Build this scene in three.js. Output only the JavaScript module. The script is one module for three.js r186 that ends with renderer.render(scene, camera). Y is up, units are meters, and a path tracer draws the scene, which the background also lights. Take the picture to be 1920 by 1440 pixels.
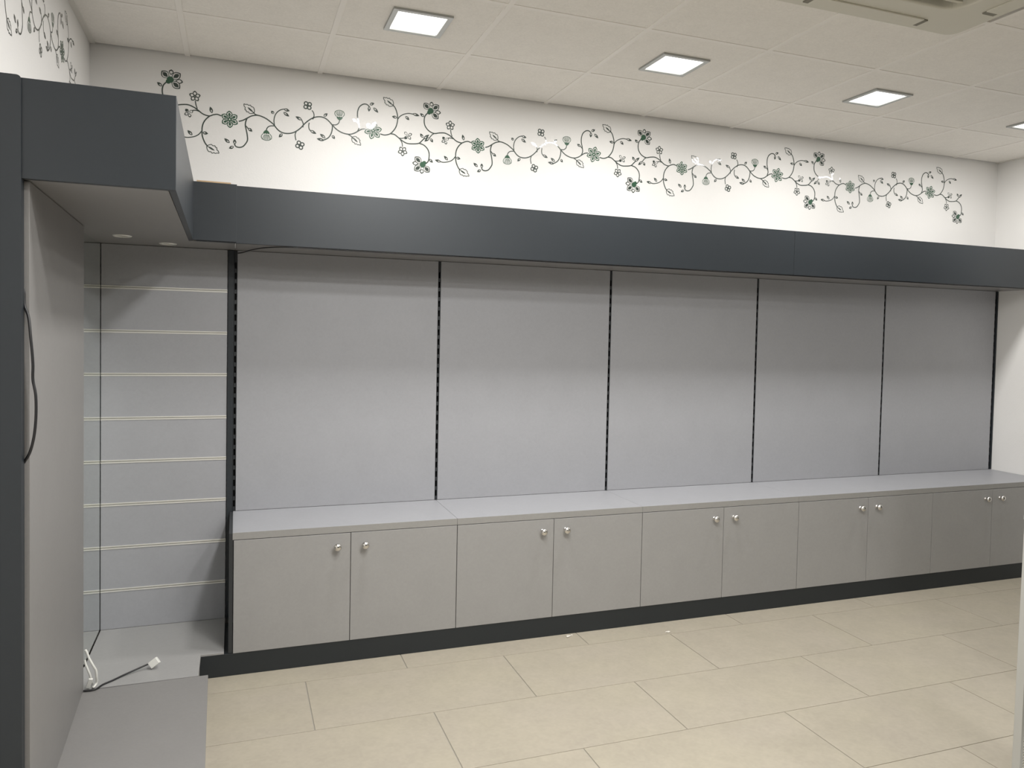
import * as THREE from 'three';
import { RoundedBoxGeometry } from 'three/addons/geometries/RoundedBoxGeometry.js';
import { mergeGeometries } from 'three/addons/utils/BufferGeometryUtils.js';
import { RectAreaLightUniformsLib } from 'three/addons/lights/RectAreaLightUniformsLib.js';
RectAreaLightUniformsLib.init();

// ---------------------------------------------------------------- camera, light level
const R = Math.PI / 180;
const scene = new THREE.Scene();
scene.background = new THREE.Color(0x000000);
const camera = new THREE.PerspectiveCamera(2 * Math.atan(720 / 1481.97) / R, 1920 / 1440, 0.05, 60);
camera.position.set(0.0016, 1.5166, 4.0687);
camera.rotation.order = 'YXZ';
camera.rotation.set(-2.0445 * R, -20.7937 * R, 1.2399 * R);
camera.setViewOffset(1920, 1440, -43.54, 41.02, 1920, 1440);
camera.updateProjectionMatrix();
scene.add(camera);
const renderer = new THREE.WebGLRenderer({ antialias: true });
renderer.toneMapping = THREE.LinearToneMapping;
renderer.toneMappingExposure = 2.45;
renderer.shadowMap.enabled = true;
const LAMP_POWER = 62;               // radiance of a ceiling lamp
const LAMP_COLOR = new THREE.Color(1.0, 0.985, 0.955);

// ---------------------------------------------------------------- helpers
let seed = 7;
const rnd = () => { seed = (seed * 16807) % 2147483647; return seed / 2147483647; };
const used = {};
function numbered(n) { used[n] = (used[n] || 0) + 1; return used[n] === 1 ? n : n + '_' + String(used[n] - 1).padStart(3, '0'); }
function metreUV(g, ox = 0, oy = 0) {
  const p = g.attributes.position, n = g.attributes.normal, uv = new Float32Array(p.count * 2);
  for (let i = 0; i < p.count; i++) {
    const ax = Math.abs(n.getX(i)), ay = Math.abs(n.getY(i)), az = Math.abs(n.getZ(i));
    let u, v;
    if (ay >= ax && ay >= az) { u = p.getX(i); v = p.getZ(i); } else if (ax >= az) { u = p.getZ(i); v = p.getY(i); } else { u = p.getX(i); v = p.getY(i); }
    uv[2 * i] = u + ox; uv[2 * i + 1] = v + oy;
  }
  g.setAttribute('uv', new THREE.BufferAttribute(uv, 2));
  return g;
}
function boxG(x0, x1, y0, y1, z0, z1, r = 0.0015) {
  const w = x1 - x0, h = y1 - y0, d = z1 - z0, m = Math.min(w, h, d);
  let g = r > 0 && m > 2.2 * r ? new RoundedBoxGeometry(w, h, d, 1, r) : new THREE.BoxGeometry(w, h, d);
  if (g.index) g = g.toNonIndexed();
  g.translate((x0 + x1) / 2, (y0 + y1) / 2, (z0 + z1) / 2);
  return metreUV(g, rnd() * 3, rnd() * 3);
}
function mesh(name, g, mat, parent) {
  const m = new THREE.Mesh(g, mat); m.castShadow = m.receiveShadow = true;
  m.name = parent ? name : numbered(name);
  (parent || scene).add(m); return m;
}
function tag(o, label, category, group, kind) {
  if (label) o.userData.label = label;
  if (category) o.userData.category = category;
  if (group) o.userData.group = group;
  if (kind) o.userData.kind = kind;
  return o;
}
function thing(name, label, category, pos = [0, 0, 0], group) {
  const g = new THREE.Group(); g.name = numbered(name); g.position.set(...pos); scene.add(g);
  return tag(g, label, category, group);
}
function structure(name, label) { const g = new THREE.Group(); g.name = numbered(name); scene.add(g); return tag(g, label, null, null, 'structure'); }
function tube(pts, r, seg = 60, rad = 8) {
  const c = new THREE.CatmullRomCurve3(pts.map(p => new THREE.Vector3(...p)), false, 'centripetal');
  return new THREE.TubeGeometry(c, seg, r, rad, false);
}
function noiseTex(size, fn, rep = 1) {
  const a = new Uint8Array(size * size * 4);
  for (let j = 0; j < size; j++) for (let i = 0; i < size; i++) {
    const c = fn(i / size, j / size), k = 4 * (j * size + i);
    a[k] = c[0]; a[k + 1] = c[1]; a[k + 2] = c[2]; a[k + 3] = 255;
  }
  const t = new THREE.DataTexture(a, size, size); t.wrapS = t.wrapT = THREE.RepeatWrapping; t.magFilter = THREE.LinearFilter;
  t.minFilter = THREE.LinearMipmapLinearFilter; t.generateMipmaps = true; t.repeat.set(rep, rep); t.needsUpdate = true; return t;
}
function lattice(n) { const a = []; for (let i = 0; i < n * n; i++) a.push(rnd()); return (u, v) => {
  const x = ((u % 1) + 1) % 1 * n, y = ((v % 1) + 1) % 1 * n, i = Math.floor(x), j = Math.floor(y), f = x - i, g = y - j;
  const s = f * f * (3 - 2 * f), t = g * g * (3 - 2 * g), A = (p, q) => a[(q % n) * n + (p % n)];
  return (A(i, j) * (1 - s) + A(i + 1, j) * s) * (1 - t) + (A(i, j + 1) * (1 - s) + A(i + 1, j + 1) * s) * t; }; }
function shade(t) { t.colorSpace = THREE.SRGBColorSpace; return t; }

// ---------------------------------------------------------------- materials
const n4 = lattice(4), n9 = lattice(9), n23 = lattice(23), n61 = lattice(61), n150 = lattice(150);
const floorTex = shade(noiseTex(512, (u, v) => {
  const k = 1 + 0.022 * (n4(u, v) - .5) + 0.022 * (n9(u, v) - .5) + 0.02 * (n23(u, v) - .5) + 0.025 * (n61(u, v) - .5) + 0.03 * (n150(u, v) - .5);
  const y = 0.012 * (n9(v, u) - .5);
  return [228 * k, (222 + 60 * y) * k, 208 * (k - y)].map(c => Math.max(0, Math.min(255, c)));
}, 0.7));
const lamTex = shade(noiseTex(256, (u, v) => { const k = 1 + 0.014 * (n9(u, v) - .5) + 0.02 * (n150(u, v) - .5) + .012 * (n61(u, v) - .5); return [247 * k, 247 * k, 247 * k]; }, 1.3));
const tileTex = shade(noiseTex(256, (u, v) => { const k = 1 + 0.03 * (n150(u, v) - .5) + 0.02 * (n61(u, v) - .5) + .014 * (n9(u, v) - .5); return [246 * k, 246 * k, 245 * k]; }, 2.1));
const plasterBump = noiseTex(256, (u, v) => { const k = 128 + 60 * (n61(u, v) - .5) + 70 * (n150(u, v) - .5); return [k, k, k]; }, 3);
const std = (r, g, b, rough, extra = {}) => { const m = new THREE.MeshStandardMaterial({ roughness: rough, metalness: 0, ...extra }); m.color.setRGB(r, g, b); return m; };
const phys = (r, g, b, rough, extra = {}) => { const m = new THREE.MeshPhysicalMaterial({ roughness: rough, metalness: 0, ...extra }); m.color.setRGB(r, g, b); return m; };
const M = {
  wall: std(.82, .81, .795, .85, { bumpMap: plasterBump, bumpScale: 0.0006 }),
  ceil: std(.93, .90, .86, .95, { map: tileTex }),
  tee: std(.87, .84, .80, .6),
  trim: std(.72, .70, .66, .6),
  floor: std(.485, .466, .436, .5, { map: floorTex }),
  grout: std(.30, .28, .245, .9),
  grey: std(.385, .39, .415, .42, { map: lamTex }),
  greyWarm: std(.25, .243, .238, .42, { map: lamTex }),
  greyDoor: std(.352, .348, .345, .42, { map: lamTex }),
  greyEdge: std(.33, .325, .315, .5, { map: lamTex }),
  dark: std(.0215, .027, .033, .42, { map: lamTex }),
  darkSide: std(.03, .033, .036, .5),
  plinth: std(.018, .0225, .026, .5, { map: lamTex }),
  metalDark: std(.03, .034, .038, .45, { metalness: .3 }),
  black: std(.006, .006, .007, .6),
  cable: std(.012, .012, .014, .45),
  alu: std(.78, .77, .73, .3, { metalness: .3 }),
  lampFrame: std(.42, .43, .42, .4, { metalness: .6 }),
  knob: std(.72, .70, .67, .22, { metalness: 1 }),
  mirror: std(.82, .86, .84, .03, { metalness: 1 }),
  white: std(.78, .78, .74, .45),
  acWhite: std(.66, .64, .56, .5),
  acDark: std(.22, .21, .17, .7),
  chip: std(.5, .36, .22, .9),
  vinyl: phys(.016, .034, .026, .5, { clearcoat: 1, clearcoatRoughness: .04 }),
  vinylGreen: phys(.006, .075, .032, .5, { clearcoat: 1, clearcoatRoughness: .04 }),
  postGrey: std(.42, .42, .40, .45, { metalness: .3 }),
  diffuser: std(.9, .9, .88, .5, { emissive: new THREE.Color(1, .985, .95), emissiveIntensity: 1.2 }),
  spotGlass: std(.5, .48, .44, .2, { metalness: .6 }),
  glass: phys(.95, .97, .96, .02, { transmission: 1, thickness: 0, ior: 1.5 }),
  lens: std(.05, .048, .042, .55),
  paper: std(.66, .63, .57, .9),
};
const perfTex = noiseTex(256, (u, v) => {
  const n = 16, x = u * n, y = v * n * 1, r = Math.floor(y), fx = (x + (r % 2) * .5) % 1 - .5, fy = y % 1 - .5, k = Math.hypot(fx, fy) < .27 ? 0.32 : 1;
  return [236 * k, 234 * k, 228 * k];
}, 1 / 0.128); shade(perfTex);
M.perf = std(.72, .71, .68, .5, { map: perfTex });

// ---------------------------------------------------------------- room shell
const H = 2.787, XL = -0.625, XR = 5.026, ZB = -0.044, ZF = 7.6, T = 0.6037;
tag(mesh('wall_back', boxG(XL - .15, XR + .15, -.1, H + .15, ZB - .15, ZB, 0), M.wall), 'white plastered back wall above the dark fascia', null, null, 'structure');
tag(mesh('wall_left', boxG(XL - .15, XL, -.1, H + .15, ZB, ZF, 0), M.wall), 'white plastered side wall behind the dark header', null, null, 'structure');
const wallRight = tag(mesh('wall_right', boxG(XR, XR + .15, -.1, H + .15, ZB, ZF, 0), M.wall), 'white plastered side wall at the end of the cabinet row', null, null, 'structure');
for (let k = 0; k < 6; k++) mesh('bounce_blocker', boxG(XR - .03, XR - .001, 0, 2.3, 1.0 + k * 1.08, 1.0 + (k + 1) * 1.08 - .004, .001), M.dark, wallRight);  // dark boards added out of view to cut bounce from the right wall
{
  const w = structure('added_window_1', 'added glazed front out of view, open to black to lower the bounce light');  // invented far end: glass onto black keeps bounce light low
  mesh('head', boxG(XL - .15, XR + .15, 2.55, H + .15, ZF, ZF + .15, 0), M.wall, w); mesh('sill', boxG(XL - .15, XR + .15, -.1, .12, ZF, ZF + .15, 0), M.dark, w);
  for (let k = 0; k < 5; k++) mesh('mullion', boxG(XL - .15 + k * 1.4753 - .0, XL - .15 + k * 1.4753 + .05, .12, 2.55, ZF + .04, ZF + .1, .002), M.dark, w);
  for (let k = 0; k < 4; k++) mesh('pane', boxG(XL - .1 + k * 1.4753, XL - .15 + (k + 1) * 1.4753, .12, 2.55, ZF + .066, ZF + .074, 0), M.glass, w);
}

const floor = structure('floor', 'floor of large beige stone-look tiles laid in running bond');
mesh('grout_bed', boxG(XL, XR, -.1, -.0025, ZB, ZF, 0), M.grout, floor);
{
  const PX = 0.8975, PZ = 0.4405, g = 0.0022;
  for (let r = -2; r < 17; r++) {
    const z0 = Math.max(0.596 + PZ * r, ZB), z1 = Math.min(0.596 + PZ * (r + 1), ZF);
    if (z1 - z0 < .03) continue;
    const off = 0.2935 + (((r % 2) + 2) % 2) * 0.4505 + 0.008 * r;
    for (let i = -3; i < 7; i++) {
      const x0 = Math.max(off + PX * i, XL), x1 = Math.min(off + PX * (i + 1), XR);
      if (x1 - x0 < .02) continue;
      mesh('floor_tile', boxG(x0 + g, x1 - g, -.012, 0, z0 + .0014, z1 - .0014, .0008), M.floor, floor);
    }
  }
}
const LAMPS = [[.695, .796], [1.907, .79], [3.128, .785], [4.325, .79], [.695, 1.96], [.695, 2.62], [1.29, 2.62], [1.29, 3.22], [2.5, 3.83], [.695, 4.43], [1.907, 5.64]];  // first four are visible; the others are unseen, placed for their light
const LAMP_DIM = [.88, .82, .76, .66];  // power factors of the front row, falling towards the right
const ceiling = structure('ceiling', 'suspended ceiling of square mineral tiles in a white grid');
mesh('ceiling_slab', boxG(XL, XR, H + .1, H + .15, ZB, ZF, 0), M.ceil, ceiling);
{
  const x0 = -0.2194, z0 = 0.508, e = 0.0105;
  for (let j = -1; j < 12; j++) for (let i = -1; i < 9; i++) {
    const a = Math.max(x0 + T * i, XL), b = Math.min(x0 + T * (i + 1), XR), c = Math.max(z0 + T * j, ZB), d = Math.min(z0 + T * (j + 1), ZF);
    if (b - a < .03 || d - c < .03) continue;
    const inAC = a > 1.55 && b < 2.82 && c > 1.7 && d < 2.94;
    if (inAC) continue;
    const lamp = LAMPS.find(l => l[0] > a && l[0] < b && l[1] > c && l[1] < d);
    if (!lamp) { mesh('ceiling_tile', boxG(a + e, b - e, H + .003, H + .018, c + e, d - e, .002), M.ceil, ceiling); continue; }
    const s = 0.112, parts = [[a + e, lamp[0] - s, c + e, d - e], [lamp[0] + s, b - e, c + e, d - e], [lamp[0] - s, lamp[0] + s, c + e, lamp[1] - s], [lamp[0] - s, lamp[0] + s, lamp[1] + s, d - e]];
    mesh('ceiling_tile', mergeGeometries(parts.map(p => boxG(p[0], p[1], H + .003, H + .018, p[2], p[3], 0))), M.ceil, ceiling);
  }
  for (let i = 0; i < 9; i++) { const x = x0 + T * i; mesh('ceiling_tee', boxG(x - .012, x + .012, H, H + .03, ZB, ZF, .001), M.tee, ceiling); }
  for (let j = 0; j < 12; j++) { const z = z0 + T * j; mesh('ceiling_tee', boxG(XL, XR, H + .0006, H + .03, z - .012, z + .012, .001), M.tee, ceiling); }
}
tag(mesh('trim_1', boxG(XL, XL + .024, H - .001, H + .02, ZB, ZF, 0), M.trim), 'white metal edge trim where the ceiling meets the side wall', null, null, 'structure');
tag(mesh('trim_2', boxG(XR - .024, XR, H - .001, H + .02, ZB, ZF, 0), M.trim), 'white metal edge trim along the far side wall', null, null, 'structure');

// ---------------------------------------------------------------- ceiling lamps
const lampLabels = ['square recessed ceiling lamp with grey frame, leftmost of the lit row', 'square recessed ceiling lamp, second from the left of the lit row', 'square recessed ceiling lamp, third from the left, below the air conditioner', 'square recessed ceiling lamp cut by the right edge of the photo'];
LAMPS.forEach(([x, z], k) => {
  const t = thing('ceiling_light', lampLabels[k] || 'unseen square ceiling lamp, placed out of view for the light it gives', 'lamp', [x, H, z], k < 4 ? 'lit lamps near the back wall' : 'lamps out of view');
  const o = .121, i = .1;
  mesh('frame', mergeGeometries([boxG(-o, -i, -.006, .004, -o, o, .001), boxG(i, o, -.006, .004, -o, o, .001), boxG(-i, i, -.006, .004, -o, -i, .001), boxG(-i, i, -.006, .004, i, o, .001)]), M.lampFrame, t);
  mesh('housing', mergeGeometries([boxG(-o + .01, -i, .004, .08, -i, i, 0), boxG(i, o - .01, .004, .08, -i, i, 0), boxG(-o + .01, o - .01, .004, .08, -o + .01, -i, 0), boxG(-o + .01, o - .01, .004, .08, i, o - .01, 0), boxG(-o + .01, o - .01, .08, .09, -o + .01, o - .01, 0)]), M.lampFrame, t);
  mesh('diffuser', boxG(-i, i, .0, .006, -i, i, 0), M.diffuser, t);
  const l = new THREE.RectAreaLight(LAMP_COLOR, LAMP_POWER * (LAMP_DIM[k] || 1), 2 * i, 2 * i);
  l.position.set(0, -.007, 0); l.rotation.x = -Math.PI / 2; l.castShadow = true; l.name = 'lamp_glow'; t.add(l);
});

// ---------------------------------------------------------------- air conditioner cassette
{
  const t = thing('ceiling_air_conditioner', 'cream ceiling cassette air conditioner cut by the top edge', 'air conditioner', [2.2, H, 2.12]);
  const s = new THREE.Shape(), a = .485, r = .05;
  s.moveTo(-a + r, -a); s.lineTo(a - r, -a); s.quadraticCurveTo(a, -a, a, -a + r); s.lineTo(a, a - r); s.quadraticCurveTo(a, a, a - r, a); s.lineTo(-a + r, a); s.quadraticCurveTo(-a, a, -a, a - r); s.lineTo(-a, -a + r); s.quadraticCurveTo(-a, -a, -a + r, -a);
  const hole = new THREE.Path(), b = .31, q = .09;
  hole.moveTo(-b + q, -b); hole.lineTo(b - q, -b); hole.quadraticCurveTo(b, -b, b, -b + q); hole.lineTo(b, b - q); hole.quadraticCurveTo(b, b, b - q, b); hole.lineTo(-b + q, b); hole.quadraticCurveTo(-b, b, -b, b - q); hole.lineTo(-b, -b + q); hole.quadraticCurveTo(-b, -b, -b + q, -b);
  s.holes.push(hole);
  const g = new THREE.ExtrudeGeometry(s, { depth: .024, bevelEnabled: true, bevelSize: .008, bevelThickness: .008, bevelSegments: 3, curveSegments: 10 }); g.rotateX(Math.PI / 2); g.translate(0, -.004, 0);
  mesh('face_panel', g, M.acWhite, t);
  mesh('grille_back', boxG(-.34, .34, -.004, .01, -.34, .34, 0), M.acDark, t);
  for (let k = -8; k <= 8; k++) mesh('grille_slat', boxG(-.3, .3, -.018, -.008, k * .034 - .008, k * .034 + .008, .002), M.acWhite, t);
  for (let k = 0; k < 4; k++) {
    const h = new THREE.Group(); h.name = 'air_outlet'; h.rotation.y = k * Math.PI / 2; t.add(h);
    mesh('louver', boxG(-.25, .25, -.0425, -.036, -.455, -.395, .002), M.acWhite, h);
    for (const e of [-1, 1]) mesh('louver_gap', boxG(e * .261 - .011, e * .261 + .011, -.041, -.036, -.455, -.40, .001), M.acDark, h);
  }
}

// ---------------------------------------------------------------- panels and slotted uprights of the back run
const X = [0, 1.0, 1.998, 3.0, 4.006, 5.008];
const YS = 1.886, HC = 0.627;
const panelNames = ['grey laminate wall panel next to the slatted corner bay', 'grey laminate wall panel, second from the slatted corner bay', 'grey laminate wall panel, middle one of the five', 'grey laminate wall panel, second from the white side wall', 'grey laminate wall panel next to the white side wall'];
for (let i = 0; i < 5; i++) {
  tag(mesh('wall_panel', boxG(X[i] + .008, X[i + 1] - .007, HC + .0008, YS - .001, -.018, 0, .0012), M.grey), panelNames[i], 'panel', 'grey panels between the slotted uprights');
}
{
  const y0 = HC + .001, y1 = YS - .002, w = .0135, s = new THREE.Shape();
  s.moveTo(-w / 2, y0); s.lineTo(w / 2, y0); s.lineTo(w / 2, y1); s.lineTo(-w / 2, y1); s.lineTo(-w / 2, y0);
  for (let y = y0 + .02; y < y1 - .04; y += .05) { const h = new THREE.Path(); h.moveTo(-.0042, y); h.lineTo(.0042, y); h.lineTo(.0042, y + .031); h.lineTo(-.0042, y + .031); h.lineTo(-.0042, y); s.holes.push(h); }
  const face = new THREE.ExtrudeGeometry(s, { depth: .002, bevelEnabled: false }); face.translate(0, 0, -.006);
  const back = mergeGeometries([boxG(-w / 2, w / 2, y0, y1, -.036, -.034, 0), boxG(-w / 2, -w / 2 + .0012, y0, y1, -.034, -.006, 0), boxG(w / 2 - .0012, w / 2, y0, y1, -.034, -.006, 0)]);
  const nm = ['between the slatted bay and the first grey panel', 'between the first and second grey panels', 'between the second and third grey panels', 'between the third and fourth grey panels', 'between the fourth and fifth grey panels', 'at the white side wall'];
  for (let i = 0; i < 6; i++) {
    const t = thing('slotted_upright', 'dark slotted metal shelf upright ' + nm[i], 'upright', [X[i] + .0005, 0, 0], 'slotted uprights along the back run');
    mesh('slotted_face', face, M.metalDark, t); mesh('channel', back, M.black, t);
    if (i === 0) mesh('side_cover', boxG(-.034, -.0075, .105, y1, -.036, .006, .001), M.dark, t);
    if (i === 5) mesh('side_cover', boxG(.0075, .0175, y0, y1, -.036, .004, .001), M.dark, t);
  }
}

// ---------------------------------------------------------------- base cabinets, worktops, plinth
const knobG = new THREE.LatheGeometry([[0, 0], [.009, 0], [.009, .002], [.0055, .004], [.005, .012], [.008, .0145], [.0135, .018], [.0158, .023], [.0152, .028], [.011, .0325], [.005, .0345], [0, .035]].map(p => new THREE.Vector2(...p)), 28);
knobG.scale(1.1, 1.08, 1.1); knobG.rotateX(Math.PI / 2);
const cabNames = ['grey two-door base cabinet next to the low platform', 'grey two-door base cabinet, second from the low platform', 'grey two-door base cabinet, middle one of the five', 'grey two-door base cabinet, second from the white side wall', 'grey two-door base cabinet next to the white side wall'];
const ZD = .4405, YD0 = .098, YD1 = .5955;
for (let i = 0; i < 5; i++) {
  const w = X[i + 1] - X[i], t = thing('base_cabinet', cabNames[i], 'cabinet', [X[i], 0, 0], 'base cabinets along the back wall');
  mesh('body', boxG(.0015, w - .0015, YD0 + .001, HC - .0315, .005, ZD - .0195, .001), M.darkSide, t);
  for (let k = 0; k < 2; k++) {
    const a = k ? w / 2 + .0013 : .0015, b = k ? w - .0015 : w / 2 - .0013;
    const d = mesh('door', boxG(a, b, YD0, YD1 - .002, ZD - .0185, ZD, .001), M.greyDoor, t);
    const kn = mesh('knob', knobG, M.knob, d); kn.position.set(k ? w / 2 + .0625 : w / 2 - .0615, .537, ZD);
    tag(kn, 'brushed steel knob');
  }
}
tag(mesh('cabinet_end_panel', boxG(-.018, -.001, .099, HC - .002, .001, ZD - .004, .001), M.darkSide), 'thin dark end board between the first cabinet and the slatted bay', 'board');
const wtNames = ['grey worktop section over the cabinet next to the low platform', 'grey worktop section over the second cabinet', 'grey worktop section over the middle cabinet', 'long grey worktop section over the last two cabinets'];
[[-.004, X[1]], [X[1], X[2]], [X[2], X[3]], [X[3], XR - .001]].forEach(([a, b], i) => {
  const t = thing('worktop', wtNames[i], 'worktop', [0, 0, 0], 'worktop sections');
  mesh('top', boxG(a + .0006, b - .0006, HC - .0305, HC, 0, ZD - .003, .0012), M.grey, t);
  mesh('front_edge', boxG(a + .0006, b - .0006, HC - .0305, HC - .0004, ZD - .003, ZD - .0018, 0), M.greyEdge, t);
});
tag(mesh('plinth', boxG(-.135, XR - .001, 0, .0975, .05, ZD - .002, .001), M.plinth), 'black plinth board along the foot of the cabinets', 'plinth');

// ---------------------------------------------------------------- fascia over the back run
const YF = 2.137, ZFA = .34;
{
  const t = thing('fascia', 'long dark grey fascia over the grey panels', 'fascia');
  const seam = 2.99;
  mesh('front_board', boxG(-.16, seam - .0008, YS, YF, ZFA - .018, ZFA, .001), M.dark, t);
  mesh('front_board', boxG(seam + .0008, XR - .001, YS, YF, ZFA - .0182, ZFA - .0002, .001), M.dark, t);
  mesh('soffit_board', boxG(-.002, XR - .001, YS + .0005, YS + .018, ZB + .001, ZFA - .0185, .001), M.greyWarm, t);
  const c = thing('corner_fascia', 'short dark fascia piece with raw chipboard top beside the header', 'fascia');
  mesh('board', boxG(-.188, .0025, YS + .004, YF + .004, ZFA + .0003, ZFA + .0065, .001), M.dark, c);
  mesh('chipboard_edge', boxG(-.16, -.022, YF + .0005, YF + .011, ZFA - .035, ZFA - .001, .0008), M.chip, c);
}

// ---------------------------------------------------------------- corner bay: slatted back, mirror
{
  const t = thing('slatwall', 'grey slatted wall panel with shiny metal grooves in the corner', 'slatwall');
  const g = [.288, .488, .688, .887, 1.086, 1.289, 1.488, 1.689], y = [.106, ...g, YS - .001], x0 = -.5715, x1 = -.036;
  mesh('backing', boxG(x0, x1, .106, YS - .001, -.034, -.016, 0), M.grey, t);
  for (let i = 0; i < 9; i++) mesh('slat', boxG(x0, x1, y[i] + (i ? .006 : 0), y[i + 1] - (i < 8 ? .006 : 0), -.016, 0, .0015), M.grey, t);
  const p = new THREE.Shape();
  [[-.0135, .0065], [.0022, .0065], [.0022, .0018], [-.0062, .0018], [-.0062, -.0028], [.0022, -.0028], [.0022, -.0085], [-.0135, -.0085]].forEach((v, i) => i ? p.lineTo(...v) : p.moveTo(...v));
  const ins = new THREE.ExtrudeGeometry(p, { depth: x1 - x0, bevelEnabled: false }); ins.rotateY(Math.PI / 2); ins.scale(1, 1, -1);
  const f = ins.index ? ins.toNonIndexed() : ins; // scale flips winding
  const pos = f.attributes.position; for (let i = 0; i < pos.count; i += 3) { const a = [pos.getX(i), pos.getY(i), pos.getZ(i)]; pos.setXYZ(i, pos.getX(i + 1), pos.getY(i + 1), pos.getZ(i + 1)); pos.setXYZ(i + 1, ...a); }
  f.computeVertexNormals();
  for (const yy of g) { const m = mesh('groove_insert', f, M.alu, t); m.position.set(x0, yy + .001, 0); tag(m, 'shiny aluminium groove insert'); }
  const m = thing('mirror_panel', 'narrow tall mirror on the side of the slatted corner bay', 'mirror');
  mesh('glass', boxG(-.579, -.573, .1068, YS - .0005, -.0005, .4395, .0005), M.mirror, m);
  mesh('backing_board', boxG(-.6, -.579, .1068, YS - .0005, -.0005, .667, 0), M.grey, m);
  mesh('glass', boxG(-.579, -.573, .1135, YS - .0005, .4396, .667, .0005), M.mirror, m);
}

// ---------------------------------------------------------------- left unit: side panel, header, dark end panel, platforms
{
  const t = thing('side_panel', 'tall grey side panel under the dark header', 'panel', [-.5345, 0, .668]); t.rotation.y = 1.9 * R;
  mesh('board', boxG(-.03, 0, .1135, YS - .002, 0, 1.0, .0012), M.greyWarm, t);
}
{
  const t = thing('header', 'dark grey boxed header jutting forward at the left', 'header', [-.1715, 0, .3475]); t.rotation.y = .78 * R;
  const L = 1.343;
  mesh('end_board', boxG(-.364, 0, YS, YF + .004, L - .018, L, .001), M.dark, t);
  mesh('side_board', boxG(-.018, 0, YS, YF + .004, .002, L - .0185, .001), M.dark, t);
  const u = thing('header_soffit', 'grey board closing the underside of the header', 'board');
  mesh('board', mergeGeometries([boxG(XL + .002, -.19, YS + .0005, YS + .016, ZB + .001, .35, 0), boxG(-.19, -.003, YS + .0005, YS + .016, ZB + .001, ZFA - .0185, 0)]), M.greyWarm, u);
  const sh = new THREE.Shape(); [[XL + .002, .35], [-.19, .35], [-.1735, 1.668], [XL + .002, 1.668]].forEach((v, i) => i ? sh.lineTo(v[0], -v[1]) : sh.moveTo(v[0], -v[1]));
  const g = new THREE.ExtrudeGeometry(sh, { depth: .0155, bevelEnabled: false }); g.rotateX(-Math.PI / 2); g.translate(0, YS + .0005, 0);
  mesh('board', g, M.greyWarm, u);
}
{
  const g = new THREE.Shape(), x0 = -.622, x1 = -.513, y1 = 2.146, r = .012;
  g.moveTo(x0, 0); g.lineTo(x1, 0); g.lineTo(x1, y1 - r); g.quadraticCurveTo(x1, y1, x1 - r, y1); g.lineTo(x0, y1); g.lineTo(x0, 0);
  const e = new THREE.ExtrudeGeometry(g, { depth: .03, bevelEnabled: false, curveSegments: 6 }); e.translate(0, 0, 1.671);
  tag(mesh('end_panel', metreUV(e), M.dark), 'tall dark grey end panel at the left edge, reaching the floor', 'panel');
}
function platform(label, x0, x1, z0, z1, top, rot, mat) {
  const t = thing('platform', label, 'platform', [x1, 0, z0]); t.rotation.y = rot * R;
  mesh('top_board', boxG(x0 - x1, 0, top - .018, top, 0, z1 - z0, .001), mat, t);
  mesh('base', boxG(x0 - x1 + .005, -.004, 0, top - .0185, .003, z1 - z0 - .003, .001), M.greyEdge, t);
}
tag(mesh('deck_board', boxG(-.57, -.035, .098, .1065, .001, .438, .001), M.greyDoor), 'thin grey deck board at the foot of the slatted corner bay', 'board');
platform('small grey platform step with the loose white connector on it', -.572, -.1275, .44, .668, .113, 0, M.greyDoor);
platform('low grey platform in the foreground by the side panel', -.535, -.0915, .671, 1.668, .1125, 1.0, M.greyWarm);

// two unlit spotlights in the header underside
for (const [x, z, l] of [[-.44, .385, 'unlit recessed spotlight near the mirror under the header'], [-.285, .148, 'unlit recessed spotlight near the slatted wall under the header']]) {
  const t = thing('recessed_spotlight', l, 'spotlight', [x, YS, z], 'unlit spotlights under the header');
  const ring = new THREE.LatheGeometry([[.029, .002], [.029, -.003], [.032, -.0045], [.0355, -.003], [.037, .0002]].map(p => new THREE.Vector2(...p)), 32);
  mesh('ring', ring, M.alu, t);
  const lens = new THREE.LatheGeometry([[0, -.0005], [.014, -.0012], [.0288, -.0005], [.0288, .001]].map(p => new THREE.Vector2(...p)), 28);
  mesh('lens', lens, M.lens, t);
}

// ---------------------------------------------------------------- cables
tag(mesh('loose_cable', tube([[-.5165, 1.62, 1.662], [-.514, 1.6, 1.666], [-.5115, 1.56, 1.672], [-.502, 1.535, 1.68], [-.4945, 1.48, 1.69], [-.4895, 1.41, 1.69], [-.490, 1.37, 1.688], [-.4835, 1.33, 1.69], [-.483, 1.27, 1.69], [-.489, 1.215, 1.686], [-.5, 1.175, 1.68], [-.515, 1.15, 1.668]], .0035, 90), M.cable), 'black cable bulging out beside the dark end panel', 'cable');
{
  const p = [[.01, 1.872, .006], [.03, 1.874, .03], [.06, 1.878, .12], [.12, 1.881, .25], [.2, 1.882, .327], [.35, 1.8825, .333]];
  for (let x = .7; x < 5; x += .35) p.push([x, 1.8825 + .0008 * Math.sin(x * 7), .3335]);
  tag(mesh('fascia_cable', tube(p, .0026, 220, 6), M.cable), 'thin dark cable tucked along the bottom of the long fascia', 'cable');
}
{
  const t = thing('connector_lead', 'black lead with a white plug connector on the small platform step', 'cable');
  const y = .1168;
  mesh('lead', tube([[-.531, y + .0005, .69], [-.515, y, .692], [-.492, y, .688], [-.47, y, .65], [-.44, y, .62], [-.405, y + .002, .585], [-.36, y + .01, .56], [-.3185, y + .0185, .541]], .0035, 60), M.cable, t);
  const c = mesh('connector', boxG(-.014, .014, -.02, .018, -.010, .010, .0025), M.white, t); c.position.set(-.2985, .1385, .5435); c.rotation.set(-.25, -.25, -.95);
  tag(c, 'white plastic connector');
}
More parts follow.
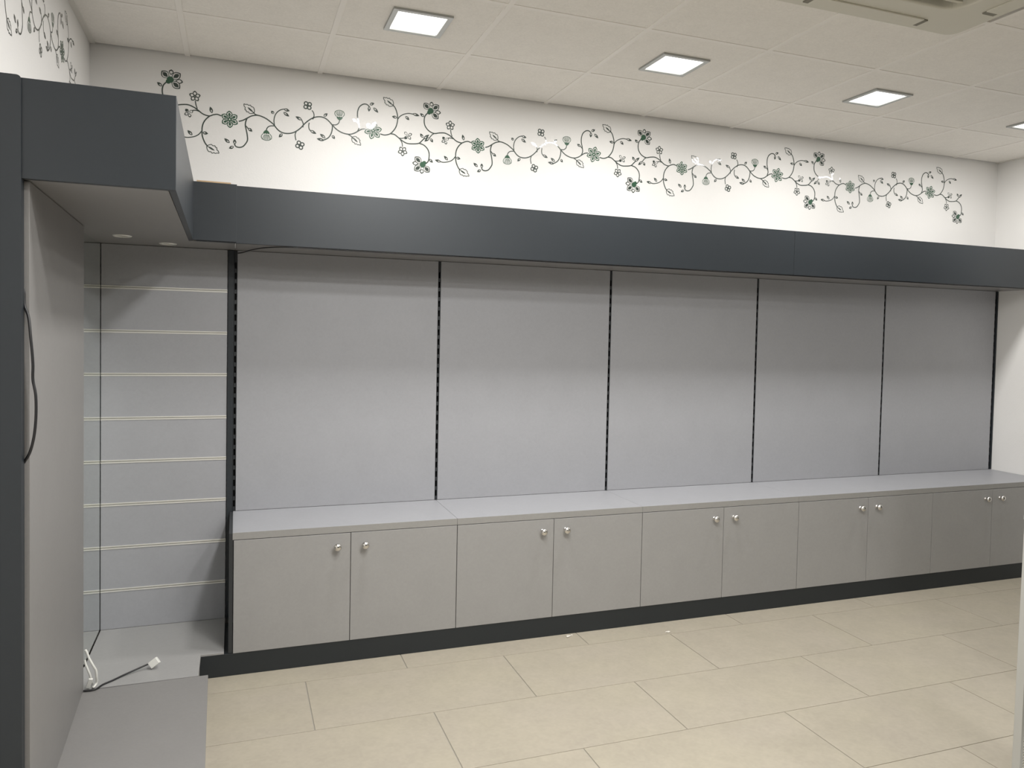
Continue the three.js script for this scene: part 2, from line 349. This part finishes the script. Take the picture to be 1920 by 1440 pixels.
{
  const t = thing('white_lead', 'white flat leads with a white plug hanging by the mirror foot', 'cable');
  mesh('lead', tube([[-.529, .23, .672], [-.526, .215, .675], [-.517, .19, .678], [-.51, .165, .674], [-.508, .14, .665], [-.5075, .1205, .64]], .0042, 40), M.white, t);
  mesh('lead', tube([[-.529, .268, .668], [-.525, .262, .669], [-.515, .235, .672], [-.498, .2, .675], [-.492, .185, .672], [-.49, .16, .668], [-.491, .13, .66], [-.5, .118, .67], [-.502, .118, .664]], .0046, 50), M.white, t);
  const c = mesh('plug', boxG(-.0075, .0075, -.02, .02, -.006, .006, .002), M.white, t); c.position.set(-.5135, .138, .672); c.rotation.set(.2, 0, -.28);
}

// ---------------------------------------------------------------- perforated display stand at the right edge
function displayStand(label, pos, turn, lean, W, HT, n) {
  const t = thing('display_stand', label, 'display stand', pos, 'perforated display stands'); t.rotation.set(0, turn * R, lean * R);
  mesh('post', boxG(0, .018, 0, HT, -.01, .012, .002), M.postGrey, t); mesh('post', boxG(W - .018, W, 0, HT, -.01, .012, .002), M.postGrey, t);
  const ph = (HT - .17) / n;
  for (let k = 0; k < n; k++) mesh('perforated_panel', boxG(.019, W - .019, .16 + k * ph, .16 + (k + 1) * ph - .002, .004, .011, .001), M.perf, t);
  mesh('back_panel', boxG(.019, W - .019, .03, HT - .02, -.009, -.002, .001), M.white, t);
  mesh('base_shelf', boxG(.02, W - .02, .115, .15, .013, .42, .002), M.white, t);
  mesh('kick_plate', boxG(.02, W - .02, 0, .114, .38, .395, .001), M.postGrey, t);
  mesh('top_cap', boxG(0, W, HT, HT + .015, -.012, .014, .002), M.postGrey, t);
}
displayStand('perforated metal display stand cut by the right edge of the photo', [2.08, 0, 2.5], 15.8, -1.0, .62, 1.02, 3);
displayStand('added tall stand out of view, placed to cast the shadow on the far right floor', [3.1, 0, 2.17], 0, 0, 1.5, 1.9, 5);  // unseen shadow caster added for the right floor; its form is invented
{
  const spots = [[1.575, .475, .016, .5], [1.6, .462, .008, 1.2], [2.09, .575, .014, .1]];
  const lab = ['tiny pale scrap lying against the plinth under the second cabinet', 'tiny crumb of plaster beside the pale scrap', 'flat pale flake on the floor before the third cabinet'];
  spots.forEach(([x, z, s, a], i) => {
    const g = new THREE.IcosahedronGeometry(1, 1); const p = g.attributes.position;
    for (let k = 0; k < p.count; k++) { const q = 1 + .25 * Math.sin(p.getX(k) * 7 + p.getZ(k) * 5 + i); p.setXYZ(k, p.getX(k) * s * q, (p.getY(k) + 1) * s * .22, p.getZ(k) * s * .55 * q); }
    g.computeVertexNormals(); const m = mesh('plaster_scrap', g, M.paper); m.position.set(x, 0, z); m.rotation.y = a; tag(m, lab[i], 'scrap', 'scraps on the floor');
  });
}

// ---------------------------------------------------------------- floral wall decals (millimetres from the first flower)
const DECAL = {
stems: [
  [-23,-15,-37,-34,-41,-57,-37,-81,-23,-101,-5,-113,14,-118,43,-112,70,-110,94,-118,113,-130,132,-144,149,-150,165,-151,180,-144,198,-140,216,-145],
  [14,-118,2,-126,-9,-140,-14,-146],
  [101,-88,104,-106,110,-124],
  [89,-134,104,-132,118,-135],
  [165,-151,150,-166,138,-185,132,-206,131,-226,132,-245,138,-266,147,-284,157,-296],
  [130,-226,118,-242,103,-253,83,-260,62,-263,47,-260],
  [294,-162,312,-155,332,-142,351,-130,377,-123,397,-126,420,-135,437,-146,454,-159,461,-168,476,-184,496,-194,523,-195,546,-188,566,-175,583,-159,600,-138,621,-118,644,-103,671,-96,695,-99,713,-110,728,-125,733,-132,733,-149,728,-172,717,-192,700,-205,682,-211],
  [383,-123,368,-119,358,-110],
  [332,-142,326,-158,324,-177,328,-198,333,-224,334,-248,326,-265,312,-281,295,-286,281,-282,275,-270],
  [326,-179,331,-185,338,-193],
  [420,-191,424,-179,435,-169,458,-165],
  [458,-164,455,-139,460,-114,471,-96,488,-83,505,-78],
  [592,-157,592,-137,585,-121],
  [634,-69,642,-81,644,-95,638,-113],
  [560,-180,555,-197,559,-224],
  [621,-131,619,-148,622,-163,630,-172],
  [769,-101,763,-118,750,-127,732,-128],
  [732,-128,749,-145,770,-158,797,-166,821,-166,841,-159,861,-146,878,-135,898,-130],
  [809,-167,824,-174,838,-187],
  [858,-148,866,-127,863,-102,857,-75,858,-44,868,-21,888,-7,905,-8,917,-19],
  [865,-113,858,-103,848,-96],
  [972,-148,996,-151,1024,-141,1041,-123,1053,-102,1060,-73,1060,-47,1054,-23,1045,-4,1032,9],
  [1060,-66,1071,-49,1091,-35,1116,-27,1143,-28],
  [1024,-141,1045,-143,1065,-156,1085,-170,1110,-181,1138,-181,1174,-174,1191,-158,1204,-144],
  [1174,-174,1199,-181,1218,-197,1228,-218,1228,-247,1224,-263,1211,-277],
  [1067,-158,1081,-159,1100,-154],
  [1075,-165,1085,-181,1088,-201]],
leaves: [
  [-10,-142,-38,-165],
  [-6,-146,7,-165],
  [-42,-38,-63,-22],
  [175,-137,166,-107],
  [52,-262,20,-255],
  [89,-250,68,-229],
  [134,-232,158,-236],
  [277,-273,276,-249],
  [336,-189,356,-204],
  [254,-269,230,-250],
  [272,-284,251,-296],
  [694,-211,658,-205],
  [501,-79,528,-85],
  [454,-107,442,-94],
  [499,-94,526,-112],
  [587,-122,556,-108],
  [626,-168,656,-182],
  [495,-199,479,-218],
  [691,-92,709,-75],
  [700,-199,674,-180],
  [733,-181,746,-198],
  [916,-15,913,-42],
  [852,-100,832,-87],
  [917,-7,940,4],
  [936,-19,961,-42],
  [1058,-56,1031,-52],
  [1138,-26,1174,-33],
  [1101,-43,1121,-61],
  [1197,-150,1227,-124],
  [1195,-144,1180,-123],
  [1230,-251,1249,-267]],
big: [
  [153,-293,206,-323],
  [363,-114,317,-76],
  [832,-178,874,-216],
  [1037,3,987,39]],
six: [
  [253,-157,93,39],
  [936,-135,76,44]],
five: [
  [99,-67,90,24],
  [1089,-224,-90,24]],
tre: [
  [74,-147,133,21],
  [1114,-140,-126,24]],
sq: [
  [613,-48,129,22],
  [578,-246,113,21]],
thistle: [
  [420,-190,-88,49],
  [769,-102,92,49]],
lotus: [
  [-7,-3],
  [1195,-283]],
lt: [
  [136,50],
  [38,54],
  [-42,54],
  [84,46],
  [-5,53]]
};
const flat = (shape, z = 0, cs = 8) => { const g = new THREE.ShapeGeometry(shape, cs); g.translate(0, 0, z); return g.index ? g.toNonIndexed() : g; };
const poly = pts => { const s = new THREE.Shape(); pts.forEach((p, i) => i ? s.lineTo(p[0], p[1]) : s.moveTo(p[0], p[1])); s.closePath(); return s; };
const pathOf = pts => { const s = new THREE.Path(); pts.forEach((p, i) => i ? s.lineTo(p[0], p[1]) : s.moveTo(p[0], p[1])); s.closePath(); return s; };
// petal of length l, half width w, from distance r0 along angle a (degrees) around (cx, cy)
function petalPts(cx, cy, a, r0, l, w, bulge = .55, n = 14) {
  const c = Math.cos(a * R), s = Math.sin(a * R), out = [];
  const wd = t => w * Math.pow(Math.sin(Math.PI * Math.pow(t, Math.log(.5) / Math.log(bulge))), .85);
  for (let i = 0; i <= n; i++) { const t = i / n; out.push([r0 + l * t, -wd(t)]); }
  for (let i = n - 1; i > 0; i--) { const t = i / n; out.push([r0 + l * t, wd(t)]); }
  return out.map(([x, y]) => [cx + x * c - y * s, cy + x * s + y * c]);
}
function ringPetal(cx, cy, a, r0, l, w, th, fill) {
  const s = poly(petalPts(cx, cy, a, r0, l, w)); s.holes.push(pathOf(petalPts(cx, cy, a, r0 + th * 1.3, l - th * 3, w - th)));
  const out = [flat(s)];
  if (fill) out.push(flat(poly(petalPts(cx, cy, a, r0 + l * fill[0], l * fill[1], w * fill[2]))));
  return out;
}
function ribbon(pts, w, z = 0) {
  const c = new THREE.CatmullRomCurve3(pts.map(p => new THREE.Vector3(p[0], p[1], 0)), false, 'centripetal');
  const n = Math.max(8, pts.length * 6), P = c.getPoints(n), pos = [];
  const off = P.map((p, i) => { const a = P[Math.max(0, i - 1)], b = P[Math.min(n, i + 1)], dx = b.x - a.x, dy = b.y - a.y, l = Math.hypot(dx, dy) || 1; return [-dy / l * w / 2, dx / l * w / 2]; });
  for (let i = 0; i < n; i++) {
    const a = P[i], b = P[i + 1], o = off[i], q = off[i + 1];
    pos.push(a.x - o[0], a.y - o[1], z, b.x - q[0], b.y - q[1], z, b.x + q[0], b.y + q[1], z, a.x - o[0], a.y - o[1], z, b.x + q[0], b.y + q[1], z, a.x + o[0], a.y + o[1], z);
  }
  const g = new THREE.BufferGeometry(); g.setAttribute('position', new THREE.Float32BufferAttribute(pos, 3));
  g.setAttribute('normal', new THREE.Float32BufferAttribute(pos.map((v, i) => i % 3 === 2 ? 1 : 0), 3));
  g.setAttribute('uv', new THREE.Float32BufferAttribute(new Array(pos.length / 3 * 2).fill(0), 2)); return g;
}
const disc = (x, y, r, z = 0) => { const g = new THREE.CircleGeometry(r, 18).toNonIndexed(); g.translate(x, y, z); return g; };
const annulus = (x, y, r0, r1, z = 0) => { const g = new THREE.RingGeometry(r0, r1, 20).toNonIndexed(); g.translate(x, y, z); return g; };
const mm = list => { const g = mergeGeometries(list); g.scale(.001, .001, .001); return g; };
function buildDecal() {
  const root = new THREE.Group();
  const put = (name, geos, mat = M.vinyl) => mesh(name, mm(geos), mat, root);
  put('stem', DECAL.stems.map((s, k) => { const p = []; for (let i = 0; i < s.length; i += 2) p.push([s[i], s[i + 1]]); return ribbon(p, p.length > 6 ? 5.6 : 4.6, .02 * (k % 7)); }));
  for (const [x0, y0, x1, y1] of DECAL.leaves) {
    const a = Math.atan2(y1 - y0, x1 - x0) / R, l = Math.hypot(x1 - x0, y1 - y0), s = poly(petalPts(x0, y0, a, 0, l, 7.2, .45));
    s.holes.push(pathOf(petalPts(x0, y0, a, l * .14, l * .42, 2.6, .5))); put('leaf', [flat(s, .2)]);
  }
  for (const [x0, y0, x1, y1] of DECAL.big) {
    const a = Math.atan2(y1 - y0, x1 - x0), L = Math.hypot(x1 - x0, y1 - y0), c = Math.cos(a), s = Math.sin(a);
    const prof = [[0, 0], [.08, .13], [.22, .27], [.36, .25], [.46, .33], [.58, .27], [.66, .29], [.76, .14], [.86, .13], [1, 0], [.88, -.06], [.8, -.16], [.68, -.17], [.6, -.28], [.48, -.24], [.34, -.31], [.18, -.24], [.06, -.12], [0, 0]];
    put('jagged_leaf', [ribbon(prof.map(([u, v]) => [x0 + L * (u * c - v * s), y0 + L * (u * s + v * c)]), 3.4, .2), flat(poly(petalPts(x0, y0, a / R, 2, L * .62, 4, .55)), .25)]);
  }
  for (const [x, y, a, r] of DECAL.six) {
    const f = []; for (let k = 0; k < 6; k++) f.push(...ringPetal(x, y, a + 60 * k, 7, r - 5, 13.5, 3.6, [.16, .56, .42]));
    f.push(annulus(x, y, 3.6, 9.5, .3)); put('six_petal_flower', f, M.vinylGreen);
    f.length = 0;
  }
  for (const [x, y, a, r] of DECAL.five) { const f = []; for (let k = 0; k < 5; k++) f.push(...ringPetal(x, y, a + 72 * k, 1, r + 1, 9.6, 3.5)); f.push(annulus(x, y, 1.5, 3.6, .3)); put('five_petal_flower', f); }
  for (const [x, y, a, r] of DECAL.tre) { const f = []; for (let k = 0; k < 4; k++) f.push(...ringPetal(x, y, a + [0, 76, 150, 262][k], 2, r * [1, 1, .95, .9][k], 7.6, k === 3 ? 2.2 : 3.0, k === 0 ? [.3, .6, .8] : null)); put('half_open_flower', f); }
  for (const [x, y, a, r] of DECAL.sq) { const f = []; for (let k = 0; k < 4; k++) { const q = a + 90 * k, cx = x + 12.4 * Math.cos(q * R), cy = y + 12.4 * Math.sin(q * R); f.push(annulus(cx, cy, 5.6, 11, .05 * k)); } f.push(disc(x, y, 4, .3)); put('four_petal_flower', f); }
  for (const [x, y, a, l] of DECAL.thistle) {
    const c = Math.cos(a * R), s = Math.sin(a * R), P = (u, v) => [x + u * c - v * s, y + u * s + v * c], f = [];
    const cup = poly([[0, -2], [2, -7], [9, -13], [16, -15.5], [18, -9], [15, -4], [20, 0], [15, 4], [18, 9], [16, 15.5], [9, 13], [2, 7], [0, 2]].map(p => P(...p)));
    f.push(flat(cup, .1));
    f.push(ribbon([[17, -15], [28, -23], [40, -22], [l - 2, -12], [l, 0], [l - 2, 12], [40, 22], [28, 23], [17, 15]].map(p => P(...p)), 2.8, .15));
    for (const v of [-.8, -.45, -.12, .2, .52, .84]) f.push(ribbon([P(21, v * 11), P(33, v * 18), P(l - 2 - Math.abs(v) * 5, v * 21)], 2.4, .2));
    put('thistle_bud', f, M.vinylGreen);
  }
  DECAL.lotus.forEach(([x, y], k) => {
    const f = [], g = [], o = k ? 180 : 0;
    DECAL.lt.forEach(([a, r], i) => f.push(...(i < 3 ? ringPetal(x, y, a + o, 6, r - 4, 17.5, 3.4, [.2, .62, .52]) : ringPetal(x, y, a + o, 22, r - 20, 10.5, 3.8))));
    g.push(disc(x, y, 15, .3)); g.push(disc(x - 13 * Math.cos((48 + o) * R), y - 13 * Math.sin((48 + o) * R), 10.5, .35));
    const m = put('blossom', f, M.vinyl); const cc = mesh('blossom_centre', mm(g), M.vinylGreen, m); tag(cc, 'green blossom centre');
  });
  return root;
}
const decal = buildDecal();
const placed = [[-.2855, 2.671, 'floral vine decal whose left end is hidden by the dark header'], [.955, 2.674, 'floral vine decal, second from the left on the back wall'], [2.212, 2.672, 'floral vine decal, third from the left on the back wall'], [3.468, 2.67, 'floral vine decal at the right end of the back wall']];
placed.forEach(([x, y, l], i) => { const d = i ? decal.clone() : decal; d.name = numbered('vine_decal'); d.position.set(x, y, ZB + .0006); scene.add(d); tag(d, l, 'wall decal', 'floral vine decals'); });
{
  const d = decal.clone(); d.name = numbered('vine_decal'); d.position.set(XL + .0006, 2.688, 1.5); d.rotation.y = Math.PI / 2; scene.add(d);
  tag(d, 'floral vine decal on the left side wall, seen at a slant', 'wall decal', 'floral vine decals');
}

renderer.render(scene, camera);
